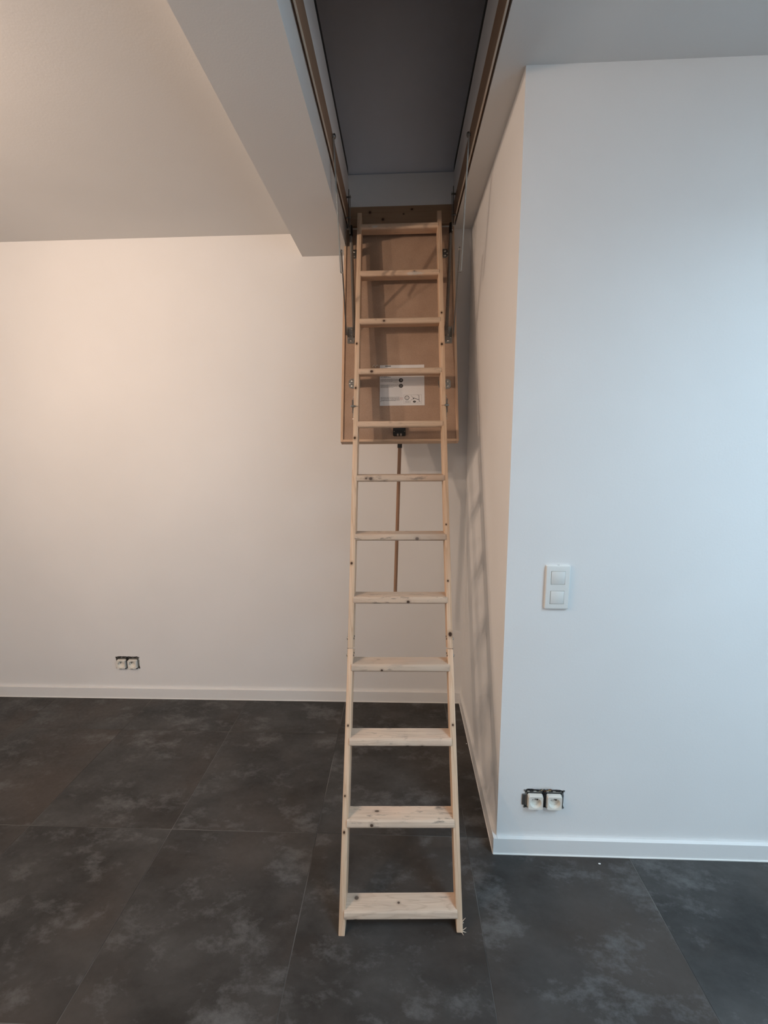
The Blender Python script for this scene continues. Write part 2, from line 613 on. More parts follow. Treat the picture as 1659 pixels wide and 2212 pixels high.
# ------------------------------------------------------------------ hatch frame
FZ = 2.707
hf = thing('hatch_frame', 'wooden attic hatch frame set in the ceiling with white lining above', 'hatch frame', (0.005, 1.75, C))
LX = Matrix(((0, -1, 0, 0), (1, 0, 0, 0), (0, 0, 1, 0), (0, 0, 0, 1)))   # local X along world Y


def side_board(x0, x1, z0, z1, name, m, parent=hf, y0=HY0, y1=HY1):
    """A board along world Y, grain along its own X."""
    cx, cy, cz = (x0 + x1) / 2, (y0 + y1) / 2, (z0 + z1) / 2
    L, W, H = (y1 - y0) / 2, (x1 - x0) / 2, (z1 - z0) / 2
    bm = boxes(((-L, -W, -H), (L, W, H)))
    bevel(bm, min(.0008, W * .3), 1)
    return obj(name, bm, m, parent, Matrix.Translation((cx, cy, cz)) @ LX)


for sx, xi in ((-1, HX0), (1, HX1)):
    a, b = sorted((xi, xi + sx * .0068))
    side_board(a, b, C - .0005, FZ, 'side_board', M['frame_wood'])
    # lower lip, light from below put into its paler colour, and dark groove behind it
    side_board(a + .0006, b - .0006, C - .003, C - .0005, 'edge_strip', M['strip_wood'])
    a, b = sorted((xi + sx * .0068, xi + sx * .0134))
    side_board(a, b, C + .012, FZ, 'groove_strip', M['frame_wood'])
    a, b = sorted((xi, xi + sx * .0134))
    side_board(a, b, FZ, TOPZ - .003, 'white_lining', M['lining'])
    side_board(a, b, TOPZ - .003, TOPZ + .03, 'rubber_seal', M['rubber'])
kn = [(-.149 - .0045, 0, 2.681 - 2.664, .0075, 1.0), (-.085 - .0045, 0, 2.648 - 2.664, .0075, 1.0), (.059 - .0045, 0, 2.69 - 2.664, .005, 1.5), (.018 - .0045, 0, 2.67 - 2.664, .004, 1.2)]
kn = [(x, -.0095, z, r, s) for x, _, z, r, s in kn]
bm = boxes(((-(HX1 - HX0) / 2, -.0095, -.043), ((HX1 - HX0) / 2, .0095, .043)))
obj('end_board', bm, wood('knotty_end_board', (.36, .25, .165), (.25, .16, .10), knots=kn), hf,
    Matrix.Translation(((HX0 + HX1) / 2, HY1 + .0095, (C + FZ) / 2)))
obj('white_lining', boxes(((HX0, HY1, FZ), (HX1, HY1 + .019, TOPZ))), M['lining'], hf)
obj('end_board', boxes(((HX0, HY0 - .019, C), (HX1, HY0, TOPZ))), M['lining'], hf)

# ------------------------------------------------------------------ hatch door
DT = Vector((0, 2.325, 2.60))
DV = Vector((0, -.29775329, -.95464285))
DN = Vector((0, -.95464285, .29775329))
DW0, DW1, DL = -.2763, .2658, 1.092
DM = Matrix(((1, 0, 0, 0), (0, DV.y, DN.y, DT.y), (0, DV.z, DN.z, DT.z), (0, 0, 0, 1)))   # local: x, along door, out of its face


def dp(x, s, off=0.0):
    return DM @ Vector((x, s, off))


door = thing('hatch_door', 'brown board hatch door hanging open behind the ladder', 'hatch door', tuple(dp(0, DL)))
RW = .0115
bm = boxes(((DW0 + RW, 0.0, -.03), (DW1 - RW, DL - RW, 0)))
obj('panel', bm, M['board'], door, DM)
DMX = DM @ Matrix(((0, 1, 0, 0), (1, 0, 0, 0), (0, 0, 1, 0), (0, 0, 0, 1)))     # local X runs down the door
for a, b in ((DW0, DW0 + RW), (DW1 - RW, DW1)):
    bm = boxes(((-DL / 2, a, -.034), (DL / 2, b, .006)))
    bevel(bm, .001, 1)
    obj('rim', bm, M['rim'], door, DM @ Matrix.Translation((0, DL / 2, 0)) @ Matrix(((0, 1, 0, 0), (1, 0, 0, 0), (0, 0, 1, 0), (0, 0, 0, 1))))
bm = boxes(((DW0 + RW, -RW / 2, -.034), (DW1 - RW, RW / 2, .006)))
bevel(bm, .001, 1)
obj('rim', bm, M['rim'], door, DM @ Matrix.Translation((0, DL - RW / 2, 0)))


def plate(name, pts, th, m, parent, off=0.0):
    bm = bm_new()
    add_prism(bm, pts, off, off + th, DM)
    bevel(bm, .0006, 1)
    return obj(name, bm, m, parent)


def screw(p, n, r, h, parent, m=None):
    bm = bm_new()
    add_dome(bm, p, n, r, h)
    return obj('screw', bm, m or M['bolt'], parent, smooth=True)


def rrect(x0, y0, x1, y1, r, k=4):
    out = []
    for cx, cy, a0 in ((x1 - r, y1 - r, 0), (x0 + r, y1 - r, 90), (x0 + r, y0 + r, 180), (x1 - r, y0 + r, 270)):
        for i in range(k + 1):
            a = math.radians(a0 + 90 * i / k)
            out.append((cx + r * math.cos(a), cy + r * math.sin(a)))
    return out


def ladder_y(z):
    for (z0, y0), (z1, y1) in zip(PATH, PATH[1:]):
        if z <= z1 or (z1, y1) == PATH[-1]:
            return y0 + (z - z0) * (y1 - y0) / (z1 - z0)


PATH = [(0, 1.136), (.785, 1.5205), (1.711, 1.9005), (2.635, 2.2395)]

for sx in (-1, 1):
    xs = lambda v: v if sx < 0 else -v - .0085
    # long three-screw plate that takes arm and spring
    x0, x1 = sorted((xs(-.2525), xs(-.2185)))
    xo, xi2 = xs(-.2525), xs(-.2185)
    pts = rrect(x0, .522, x1, .606, .005)
    if sx > 0:
        pts = [(x, y + .008) for x, y in pts]
    b = plate('arm_bracket', pts, .003, M['steel'], door, .0004)
    ds = .008 if sx > 0 else 0
    for (px, py) in ((-.232, .536), (-.2335, .562), (-.2345, .593)):
        screw(dp(xs(px), py + ds, .0034), DN, .0055, .004, b)
    for (px, py) in ((-.2475, .547), (-.2455, .578)):
        screw(dp(xs(px), py + ds, .0034), DN, .003, .003, b)
    # turned-up ear of the plate, towards the rim
    xe = xs(-.2525)
    bm = boxes(((min(xe, xe + .0025 * -sx), .530 + ds, .002), (max(xe, xe + .0025 * -sx), .575 + ds, .026)))
    for v in bm.verts:
        v.co = DM @ v.co
    obj('ear', bm, M['steel'], b)
    # oval two-screw plates under the stringers
    for (s0, s1) in ((.784, .832), (.112, .160)):
        x0, x1 = sorted((xs(-.243), xs(-.185)))
        bb = plate('ladder_bracket', rrect(x0, s0 + ds, x1, s1 + ds, .016), .003, M['steel'], door, .0004)
        for sy in (s0 + .012, s1 - .012):
            screw(dp(xs(-.2265), sy + ds, .0034), DN, .0065, .004, bb)
        screw(dp(xs(-.2365), (s0 + s1) / 2 + ds, .0034), DN, .004, .003, bb)
        # the leg of the bracket that reaches out to the stringer
        xq = xs(-.205)
        bm = boxes(((min(xq, xq + .003 * -sx), s0 + .004 + ds, .003), (max(xq, xq + .003 * -sx), s1 - .004 + ds, .095)))
        for v in bm.verts:
            v.co = DM @ v.co
        bevel(bm, .0006, 1)
        obj('bracket_leg', bm, M['steel'], bb)

# black lock on the lower edge
lock = bm_new()
add_prism(lock, rrect(-.0346, 1.012, .0230, 1.066, .005), .0005, .016, DM)
bevel(lock, .0012, 2)
lk = obj('lock', lock, M['black'], door, smooth=True)
for (px, py) in ((-.0065, 1.029), (-.029, 1.048), (.018, 1.048)):
    screw(dp(px, py, .016), DN, .0032, .002, lk, M['steel_dark'])
for px in (-.0125, .0015):
    bm = boxes(((px - .0035, 1.058, .004), (px + .0035, 1.0675, .0175)))
    for v in bm.verts:
        v.co = DM @ v.co
    bevel(bm, .0008, 1)
    obj('latch_tongue', bm, M['bolt'], lk)

# little plastic clip beside the sheet
bm = bm_new()
pts = []
for k in range(15):
    a = k / 14
    pts.append(dp(-.131 + .028 * a, .7285 - .0085 * abs(math.sin(a * 2 * math.pi)), .006 + .003 * math.sin(a * 9)))
add_tube(bm, pts, .0017, 6)
obj('cable_clip', bm, mat('clear_plastic', (.55, .50, .44), .25), door, smooth=True)

# instruction sheet glued to the door
PX0, PX1, PS0, PS1 = -.0965, .1120, .7180, .9180
bm = boxes(((PX0, PS0, .0003), (PX1, PS1, .0010)))
for v in bm.verts:
    v.co = DM @ v.co
sheet = obj('instruction_sheet', bm, M['paper'], door)
sheet['label'] = 'white printed instruction sheet'


def uv(x, y):
    return PX0 + (x - 230) / 1065 * (PX1 - PX0), PS0 + (y - 230) / 950 * (PS1 - PS0)


INKZ = .0011


def q(bm, x0, y0, x1, y1, z=INKZ):
    (a, b), (c, d) = uv(x0, y0), uv(x1, y1)
    add_box(bm, (a, b, z), (c, d, z + .00008), DM)


def textblock(bm, x0, y0, x1, y1, step, h, seed):
    r = random.Random(seed)
    y = y0
    while y < y1:
        x = x0
        while x < x1 - 8:
            wl = min(r.uniform(12, 46), x1 - x)
            q(bm, x, y, x + wl, y + h)
            x += wl + r.uniform(5, 8)
        y += step


def stroke(bm, x0, y0, x1, y1, wd):
    (a, b), (c, d) = uv(x0, y0), uv(x1, y1)
    p, r = Vector((a, b, 0)), Vector((c, d, 0))
    t = (r - p).normalized()
    nrm = Vector((-t.y, t.x, 0)) * (wd / 2 / 1065 * (PX1 - PX0))
    pts = [p - nrm, r - nrm, r + nrm, p + nrm]
    add_prism(bm, [(v.x, v.y) for v in pts], INKZ, INKZ + .00008, DM)


def disc(bm, x, y, r0, r1, z=INKZ, n=28, sy=1.0):
    cx, cy = uv(x, y)
    k = (PX1 - PX0) / 1065
    vo = [bm.verts.new(DM @ Vector((cx + r1 * k * math.cos(2 * math.pi * i / n), cy + r1 * k * sy * math.sin(2 * math.pi * i / n), z))) for i in range(n)]
    if r0 <= 0:
        bm.faces.new(vo)
        return
    vi = [bm.verts.new(DM @ Vector((cx + r0 * k * math.cos(2 * math.pi * i / n), cy + r0 * k * sy * math.sin(2 * math.pi * i / n), z))) for i in range(n)]
    for i in range(n):
        bm.faces.new((vo[i], vo[(i + 1) % n], vi[(i + 1) % n], vi[i]))


bm = bm_new()
textblock(bm, 245, 556, 540, 632, 13, 6, 1)
textblock(bm, 545, 566, 665, 636, 22, 6, 2)
textblock(bm, 245, 690, 560, 762, 13, 6, 3)
textblock(bm, 560, 690, 675, 752, 22, 6, 4)
textblock(bm, 248, 982, 700, 1062, 13, 6, 5)
textblock(bm, 360, 1066, 610, 1072, 13, 5, 6)
textblock(bm, 830, 1072, 965, 1122, 14, 5, 7)
for a in ((802, 935, 1225, 938), (802, 1138, 1225, 1141), (800, 935, 803, 1141), (1223, 935, 1226, 1141)):
    q(bm, *a)
stroke(bm, 520, 566, 690, 585, 4)
stroke(bm, 560, 735, 690, 705, 4)
obj('grey_lettering', bm, M['ink'], sheet)['kind'] = 'stuff'
bm = bm_new()
textblock(bm, 245, 478, 388, 490, 30, 9, 8)
textblock(bm, 245, 506, 490, 520, 30, 10, 9)
q(bm, 355, 244, 495, 262)
q(bm, 246, 1078, 264, 1092)
textblock(bm, 275, 1064, 335, 1070, 14, 7, 10)
disc(bm, 735, 592, 0, 53)
disc(bm, 735, 723, 0, 51)
disc(bm, 877, 1003, 44, 56)
for (x, y, r) in ((860, 988, 9), (896, 988, 9)):
    disc(bm, x, y, 0, r)
stroke(bm, 852, 1018, 868, 1032, 8)
stroke(bm, 868, 1032, 888, 1034, 8)
stroke(bm, 888, 1034, 904, 1022, 8)
for a in ((1030, 1008, 1165, 1055, 12), (1020, 1020, 1040, 1035, 22), (1160, 950, 1165, 1062, 9), (1165, 1062, 1190, 1112, 9), (975, 955, 1030, 1010, 5),
          (1120, 935, 1162, 955, 5), (1110, 1120, 1165, 1095, 5), (975, 1055, 1010, 1042, 8), (1040, 1005, 1010, 1000, 5)):
    stroke(bm, *a)
disc(bm, 1055, 1095, 0, 36, sy=.72)
obj('black_lettering', bm, M['ink_dark'], sheet)['kind'] = 'stuff'
bm = bm_new()
textblock(bm, 708, 996, 780, 1050, 22, 7, 11)
obj('red_lettering', bm, M['ink_red'], sheet)['kind'] = 'stuff'
bm = bm_new()
disc(bm, 742, 588, 0, 26, z=INKZ + .0002)
disc(bm, 735, 723, 14, 30, z=INKZ + .0002)
disc(bm, 1047, 1092, 0, 8, z=INKZ + .0002)
disc(bm, 1064, 1092, 0, 8, z=INKZ + .0002)
obj('pictogram_detail', bm, M['ink'], sheet)['kind'] = 'stuff'


# springs on both sides of the door
def spring(p0, p1, R, pitch, r, parent, name='spring'):
    p0, p1 = Vector(p0), Vector(p1)
    L = (p1 - p0).length
    d = (p1 - p0) / L
    s = d.orthogonal().normalized()
    t = d.cross(s)
    turns = L / pitch
    n = int(turns * 10)
    pts = [p0 + d * (L * i / n) + (s * math.cos(2 * math.pi * turns * i / n) + t * math.sin(2 * math.pi * turns * i / n)) * R for i in range(n + 1)]
    bm = bm_new()
    add_tube(bm, pts, r, 5)
    return obj(name, bm, M['spring'], parent, smooth=True)


for sx in (-1, 1):
    top = dp(-.2385 if sx < 0 else .2445, .060, .030)
    bot = dp(-.2160 if sx < 0 else .2155, .585, .020)
    sp = spring(top, bot, .0072, .0047, .0016, door)
    bm = bm_new()
    e = (bot - top).normalized()
    add_cyl(bm, top - e * .052, top + e * .004, .0088, 14)
    obj('spring_cap', bm, M['black'], sp, smooth=True)
    bm = bm_new()
    add_tube(bm, [bot, bot + e * .012, dp(-.222 if sx < 0 else .219, .600, .004)], .0016, 6)
    obj('spring_hook', bm, M['spring'], sp, smooth=True)


# folding flat-steel arms from the frame down to the door
def flat_bar(p, q, wd, th, name, m, parent, ext=.008):
    """A flat bar between two pivots; thin in X."""
    p, q = Vector(p), Vector(q)
    d = (q - p).normalized()
    x = Vector((1, 0, 0))
    x = (x - d * x.dot(d)).normalized()
    y = d.cross(x)
    L = (q - p).length
    mt = Matrix(((d.x, y.x, x.x, p.x), (d.y, y.y, x.y, p.y), (d.z, y.z, x.z, p.z), (0, 0, 0, 1)))
    bm = bm_new()
    add_prism(bm, rrect(-ext, -wd / 2, L + ext, wd / 2, wd * .45), -th / 2, th / 2, mt)
    return obj(name, bm, m, parent)


ARMS = {-1: dict(up=(-.2475, 1.800, 2.686), end=(-.2475, 1.921, 2.264), el=(-.2478, 1.930, 2.340), lo=(-.2535, 2.119, 2.063)),
        1: dict(up=(.2555, 1.801, 2.676), end=(.2555, 1.950, 2.268), el=(.2550, 1.976, 2.358), lo=(.2470, 2.110, 2.058))}
for sx, a in ARMS.items():
    arm = flat_bar(a['up'], a['end'], .011, .0050, 'folding_arm', M['steel'], door)
    lower = flat_bar((a['el'][0] - sx * .004, a['el'][1], a['el'][2]), a['lo'], .011, .0045, 'lower_link', M['steel_dark'], arm)
    bm = bm_new()
    x = a['el'][0]
    add_dome(bm, (x - sx * .0055, a['el'][1], a['el'][2]), (-sx, 0, 0), .0055, .004)
    add_cyl(bm, (x - sx * .0055, a['el'][1], a['el'][2]), (x + sx * .003, a['el'][1], a['el'][2]), .0028, 10)
    obj('pivot_bolt', bm, M['bolt'], arm, smooth=True)
    bm = bm_new()
    x = a['up'][0]
    add_dome(bm, (x - sx * .002, a['up'][1], a['up'][2]), (-sx, 0, 0), .0095, .007)
    add_cyl(bm, (x - sx * .002, a['up'][1], a['up'][2]), (x + sx * .006, a['up'][1], a['up'][2]), .004, 10)
    obj('pivot_bolt', bm, M['steel_dark'], arm, smooth=True)
    # bent tab at the end of the upper bar that stops the lower link
    bm = boxes(((min(x, x - sx * .009), a['end'][1] - .003, a['end'][2] - .010), (max(x, x - sx * .009), a['end'][1] + .003, a['end'][2] - .006)))
    obj('stop_tab', bm, M['steel'], arm)
    # strap by which the spring and the door hang from the frame
    hx = -.2415 if sx < 0 else .2500
    st = flat_bar((hx, 2.236, 2.728), (hx, 2.200, 2.560), .012, .003, 'hinge_strap', M['steel_dark'], hf)
    flat_bar((hx - sx * .007, 2.228, 2.700), (hx - sx * .007, 2.190, 2.530), .010, .003, 'strap_leaf', M['steel'], st)
    for zz, yy in ((2.70, 2.232), (2.60, 2.209)):
        bm = bm_new()
        add_cyl(bm, (hx - sx * .010, yy, zz), (hx + sx * .012, yy, zz), .004, 10)
        obj('pivot_bolt', bm, M['steel_dark'], st, smooth=True)

# ------------------------------------------------------------------ ladder
lad = thing('loft_ladder', 'folding pale wooden loft ladder standing on the tiles', 'ladder', (-.003, 1.16, 0))
SX = {-1: (-.2025, -.1820), 1: (.1752, .1957)}     # stringer faces
SD = .062                                          # stringer depth


def ly(z, x):
    """Front line of the ladder, with the slight twist that sets its right foot back."""
    tw = .0145 * max(0.0, 1 - z / 1.2)
    return ladder_y(z) + tw * (x + .003) / .38


KN = {-1: [[(.253, .4), (.349, .35), (.547, .5)], [(1.083, .35), (1.575, .4)], [(1.791, .35), (1.991, .4)]],
      1: [[(.55, .5)], [(.834, .55), (1.02, .4), (1.228, .35)], [(1.982, .4), (2.128, .5)]]}
KR = {(-1, 0): (.0045, .0035, .004), (-1, 1): (.0055, .006), (-1, 2): (.0055, .0055), (1, 0): (.004,), (1, 1): (.0085, .004, .0035), (1, 2): (.006, .005)}
for sx in (-1, 1):
    xa, xb = SX[sx]
    xm = (xa + xb) / 2
    for si in range(3):
        z0, z1 = PATH[si][0], PATH[si + 1][0]
        gap = .0008
        za, zb = z0 + (gap if si else 0), z1 - (gap if si < 2 else 0)
        A, B = Vector((xm, ly(z0, xm), z0)), Vector((xm, ly(z1, xm), z1))
        d = (B - A).normalized()
        nb = Vector((0, d.z, -d.y)).normalized()       # towards the back of the ladder
        side = d.cross(nb)
        L = (B - A).length
        mt = Matrix(((d.x, side.x, nb.x, A.x), (d.y, side.y, nb.y, A.y), (d.z, side.z, nb.z, A.z), (0, 0, 0, 1)))
        inv = mt.inverted()
        hw = (xb - xa) / 2
        bm = bm_new()
        vs = add_box(bm, (gap if si else 0, -hw, 0), (L - (gap if si < 2 else 0), hw, SD))
        if si == 0:                                     # foot cut level with the floor
            for v in vs:
                if v.co.x < .01:
                    wv = mt @ v.co
                    v.co = v.co - Vector((1, 0, 0)) * ((wv.z - (.0 if sx < 0 else .006)) / d.z)
        else:
            pass
        bevel(bm, .0016, 2)
        kl = []
        for (kz, fr), kr in zip(KN[sx][si], KR[(sx, si)]):
            kp = inv @ Vector((xa + (xb - xa) * fr, ly(kz, xm), kz))
            kl.append((kp.x, kp.y, 0.0, kr, 1.25))
        o = obj('stringer', bm, wood('pine_stringer', PINE_L, PINE_D, knots=kl, ring=1.4, amt=1.3), lad, mt, smooth=True)

TZ = [.034, .26, .484, .708, .936, 1.165, 1.394, 1.618, 1.85, 2.081, 2.312, 2.549]
TH = .0275
KT = {11: [], 10: [(.065, .6, .006)], 9: [(-.073, .5, .0065), (-.11, .8, .004)], 8: [(-.126, .5, .0075)], 7: [(-.043, .9, .005)],
      6: [(-.143, .55, .0055), (-.124, .5, .008), (-.085, .9, .005)], 5: [(.065, .35, .0075)], 4: [(.028, .35, .0065)], 3: [(-.072, .3, .005)],
      2: [(.022, .05, .007), (.074, .08, .006)], 1: [(-.101, .5, .006)], 0: [(-.149, .05, .008), (.024, .1, .0045)]}
PT = {10: [(.07, -.002, .008, .011, 4.2)], 11: [(-.115, 0, .012, .008, 2.5)]}
for ti, tz in enumerate(TZ):
    xl, xr = SX[-1][1] - .004, SX[1][0] + .004
    yl, yr = ly(tz, xl) + .001, ly(tz, xr) + .001
    D = .060
    dirx = Vector((xr - xl, yr - yl, 0)).normalized()
    diry = Vector((-dirx.y, dirx.x, 0))
    ctr = Vector(((xl + xr) / 2, (yl + yr) / 2, tz))
    L = (Vector((xr, yr, 0)) - Vector((xl, yl, 0))).length / 2
    mt = Matrix(((dirx.x, diry.x, 0, ctr.x), (dirx.y, diry.y, 0, ctr.y), (0, 0, 1, ctr.z), (0, 0, 0, 1)))
    # profile: rounded nose in front, square at the back, follows the slope of the ladder
    prof = []
    r = .0095
    for (cy, cz, a0, a1) in ((r, r, 270, 180), (r + .004, TH - r, 180, 90)):
        for k in range(7):
            a = math.radians(a0 + (a1 - a0) * k / 6)
            prof.append((cy + r * math.cos(a), cz + r * math.sin(a)))
    prof += [(D + .006, TH), (D, 0)]
    bm = bm_new()
    a = [bm.verts.new((-L, y, z)) for y, z in prof]
    b = [bm.verts.new((L, y, z)) for y, z in prof]
    bm.faces.new(a)
    bm.faces.new(b[::-1])
    for k in range(len(prof)):
        k2 = (k + 1) % len(prof)
        bm.faces.new((a[k], b[k], b[k2], a[k2]))
    kl = []
    for (kx, fz, kr) in KT[ti]:
        kl.append((kx - ctr.x, .001 if fz > .2 else .003, fz * TH, kr, 1.15))
    if ti == 0:
        kl += [(-.148 - ctr.x, .050, TH, .008, 1.1), (-.009 - ctr.x, .034, TH, .0045, 1.2)]
    if ti == 1:
        kl += [(-.084 - ctr.x, .045, TH, .0045, 2.2)]
    scuff = .95 if ti < 7 else .35
    lt = (.72, .575, .45) if ti < 3 else ((.60, .475, .365) if ti < 7 else (.66, .50, .365))
    o = obj('tread', bm, wood('worn_pine_tread', lt, (.47, .34, .25), knots=kl, scuff=scuff, paint=PT.get(ti, ()), ring=.9, amt=1.2), lad, mt, smooth=True)

# joints: hinges at the upper fold, bolts at the lower one
for sx in (-1, 1):
    xo = SX[sx][0] if sx < 0 else SX[sx][1]
    z = 1.711
    y = ly(z, xo)
    bm = bm_new()
    for z0, z1 in ((z + .004, z + .048), (z - .048, z - .004)):
        ya, yb2 = ly(z0, xo), ly(z1, xo)
        pts = [(ya + .003, z0), (ya + .026, z0), (yb2 + .026, z1), (yb2 + .008, z1)]
        add_prism(bm, pts, min(xo, xo + sx * .0025), max(xo, xo + sx * .0025), Matrix(((0, 0, 1, 0), (1, 0, 0, 0), (0, 1, 0, 0), (0, 0, 0, 1))))
    hg = obj('hinge', bm, M['steel'], lad)
    bm = bm_new()
    add_cyl(bm, (xo - sx * .006, y - .003, z), (xo + sx * .010, y - .003, z), .0045, 12)
    add_dome(bm, (xo + sx * .010, y - .003, z), (sx, 0, 0), .0055, .003)
    obj('hinge_pin', bm, M['steel'], hg, smooth=True)
    bm = bm_new()
    add_prism(bm, [(y + .001, z - .030), (y + .010, z - .002), (y + .010, z + .002), (y + .004, z + .028), (y + .020, z + .004), (y + .020, z - .006)],
              min(xo + sx * .003, xo + sx * .007), max(xo + sx * .003, xo + sx * .007), Matrix(((0, 0, 1, 0), (1, 0, 0, 0), (0, 1, 0, 0), (0, 0, 0, 1))))
    obj('locking_catch', bm, M['steel_dark'], hg)
    for dz in (.040, -.055):
        screw((xo + sx * .0022, ly(z + dz, xo) + .016, z + dz), (sx, 0, 0), .004, .0035, hg)
    # lower fold: strap with two bolts outside and their ends inside
    z = .785
    xi = SX[sx][1] if sx < 0 else SX[sx][0]
    bm = bm_new()
    z0, z1 = z - .048, z + .048
    add_prism(bm, [(ly(z0, xo) + .012, z0), (ly(z0, xo) + .032, z0), (ly(z1, xo) + .032, z1), (ly(z1, xo) + .012, z1)],
              min(xo, xo + sx * .0015), max(xo, xo + sx * .0015), Matrix(((0, 0, 1, 0), (1, 0, 0, 0), (0, 1, 0, 0), (0, 0, 0, 1))))
    hg = obj('hinge', bm, M['steel_dark'], lad)
    for dz in (.028, -.028):
        yy = ly(z + dz, xo) + .016
        bm = bm_new()
        add_dome(bm, (xo + sx * .0015, yy, z + dz), (sx, 0, 0), .0062, .0045)
        obj('bolt', bm, M['steel'], hg, smooth=True)
        bm = bm_new()
        for k in (.014, .034):
            add_cyl(bm, (xi, ly(z + dz, xi) + k, z + dz), (xi - sx * .0025, ly(z + dz, xi) + k, z + dz), .0035, 10)
        obj('bolt_end', bm, M['steel_dark'], hg, smooth=True)['kind'] = 'stuff'

# splinters on the right foot
bm = bm_new()
fx, fy = SX[1][1], ly(0, .196)
for (dx, dy, dz, x0, z0) in ((.011, .004, .010, -.001, .030), (.005, .002, .001, -.001, .026), (.013, .006, .004, -.001, .009), (.011, .0, -.003, 0, .0065), (.006, -.006, -.0030, -.004, .004)):
    p = Vector((fx + x0, fy + .004 + z0 * .45, z0))
    add_tube(bm, [p, p + Vector((dx * .6, dy * .5, dz * .75)), p + Vector((dx, dy, dz))], [.0012, .0009, .0003], 5)
obj('splinter', bm, wood('splintered_pine', (.72, .60, .48), (.5, .38, .28)), lad)

# ------------------------------------------------------------------ pull pole
pole = thing('pull_pole', 'thin brown wooden pole with black cap hanging under the hatch door', 'pole', (-.004, 2.05, 1.55))
P0, P1 = Vector((-.0035, 2.050, 1.553)), Vector((-.0290, 2.050, .800))
e = (P1 - P0).normalized()
bm = bm_new()
add_cyl(bm, (0, 0, 0), ((P1 - P0).length - .02, 0, 0), .0085, 18)
sx_ = e.orthogonal().normalized()
ty = e.cross(sx_)
mt = Matrix(((e.x, sx_.x, ty.x, (P0 + e * .02).x), (e.y, sx_.y, ty.y, (P0 + e * .02).y), (e.z, sx_.z, ty.z, (P0 + e * .02).z), (0, 0, 0, 1)))
obj('rod', bm, M['pole'], pole, mt, smooth=True)
bm = bm_new()
add_cyl(bm, P0 - e * .006, P0 + e * .024, .0112, 18)
obj('end_cap', bm, M['black'], pole, smooth=True)
bm = bm_new()
add_tube(bm, [P0 - e * .004, P0 - e * .018 + Vector((0, .004, 0)), P0 - e * .028 + Vector((0, -.004, 0)), P0 - e * .030 + Vector((0, -.018, 0))], .0025, 8)
obj('hook', bm, M['steel_dark'], pole, smooth=True)

# ------------------------------------------------------------------ switch
YZ = Matrix(((1, 0, 0, 0), (0, 0, -1, 0), (0, 1, 0, 0), (0, 0, 0, 1)))   # local (x, z, -y)
SWX, SWZ = .5352, 1.0600


def wall_frame(x, z, y):
    """Local X along the wall, local Y up, local Z out of a wall that faces -Y."""
    return Matrix.Translation((x, y, z)) @ YZ


sw = thing('light_switch', 'white double light switch on the right wall, one rocker above the other', 'switch', (SWX, YF, SWZ))
WM = wall_frame(SWX, SWZ, YF)
bm = bm_new()
# frame with two square windows: built as bars around the rockers
W2, H2, RK = .0405, .0775, .0238
c1, c2 = .0345, -.0355
T = .0085
xs_ = [-W2, -RK, RK, W2]
ys_ = [-H2, c2 - RK, c2 + RK, c1 - RK, c1 + RK, H2]
top_v, bot_v = {}, {}
for ix, vx in enumerate(xs_):
    for iy, vy in enumerate(ys_):
        dish = .0012 * (1 - (vy / H2) ** 2)
        top_v[ix, iy] = bm.verts.new((vx, vy, T + dish))
        bot_v[ix, iy] = bm.verts.new((vx, vy, 0))
cells = [(ix, iy) for ix in range(3) for iy in range(5) if not (ix == 1 and iy in (1, 3))]
for ix, iy in cells:
    bm.faces.new((top_v[ix, iy], top_v[ix + 1, iy], top_v[ix + 1, iy + 1], top_v[ix, iy + 1]))
    for (a0, a1, nb_) in (((ix, iy), (ix + 1, iy), (ix, iy - 1)), ((ix + 1, iy), (ix + 1, iy + 1), (ix + 1, iy)),
                          ((ix + 1, iy + 1), (ix, iy + 1), (ix, iy + 1)), ((ix, iy + 1), (ix, iy), (ix - 1, iy))):
        if nb_ not in cells:
            bm.faces.new((top_v[a0], bot_v[a0], bot_v[a1], top_v[a1]))
bmesh.ops.recalc_face_normals(bm, faces=bm.faces)
on = lambda e_, f: all(f(v.co) for v in e_.verts)
sel = [e_ for e_ in bm.edges if len(e_.link_faces) == 2 and e_.calc_face_angle(0) > .9 and
       (on(e_, lambda c: abs(abs(c.x) - W2) < 1e-5) or on(e_, lambda c: abs(abs(c.y) - H2) < 1e-5))]
bmesh.ops.bevel(bm, geom=sel, offset=.003, segments=3, affect='EDGES', profile=.6)
obj('switch_frame', bm, M['switch'], sw, WM, smooth=True)
obj('dark_gap', boxes(((-RK, c2 - RK, .0002), (RK, c1 + RK, .004))), M['dark_gap'], sw, WM)
for cz, tilt in ((c1, 2.2), (c2, 2.0)):
    bm = bm_new()
    add_box(bm, (-.0228, -.0228, -.002), (.0228, .0228, .0062))
    bevel(bm, .0009, 2)
    rk = obj('rocker', bm, M['switch'], sw, WM @ Matrix.Translation((0.0006, cz, T - .0052)) @ Matrix.Rotation(math.radians(tilt), 4, 'X'), smooth=True)
bm = boxes(((-.002, H2 - .0012, .0012), (.005, H2 + .0004, .0026)))
obj('pry_slot', bm, M['dark_gap'], sw, WM)


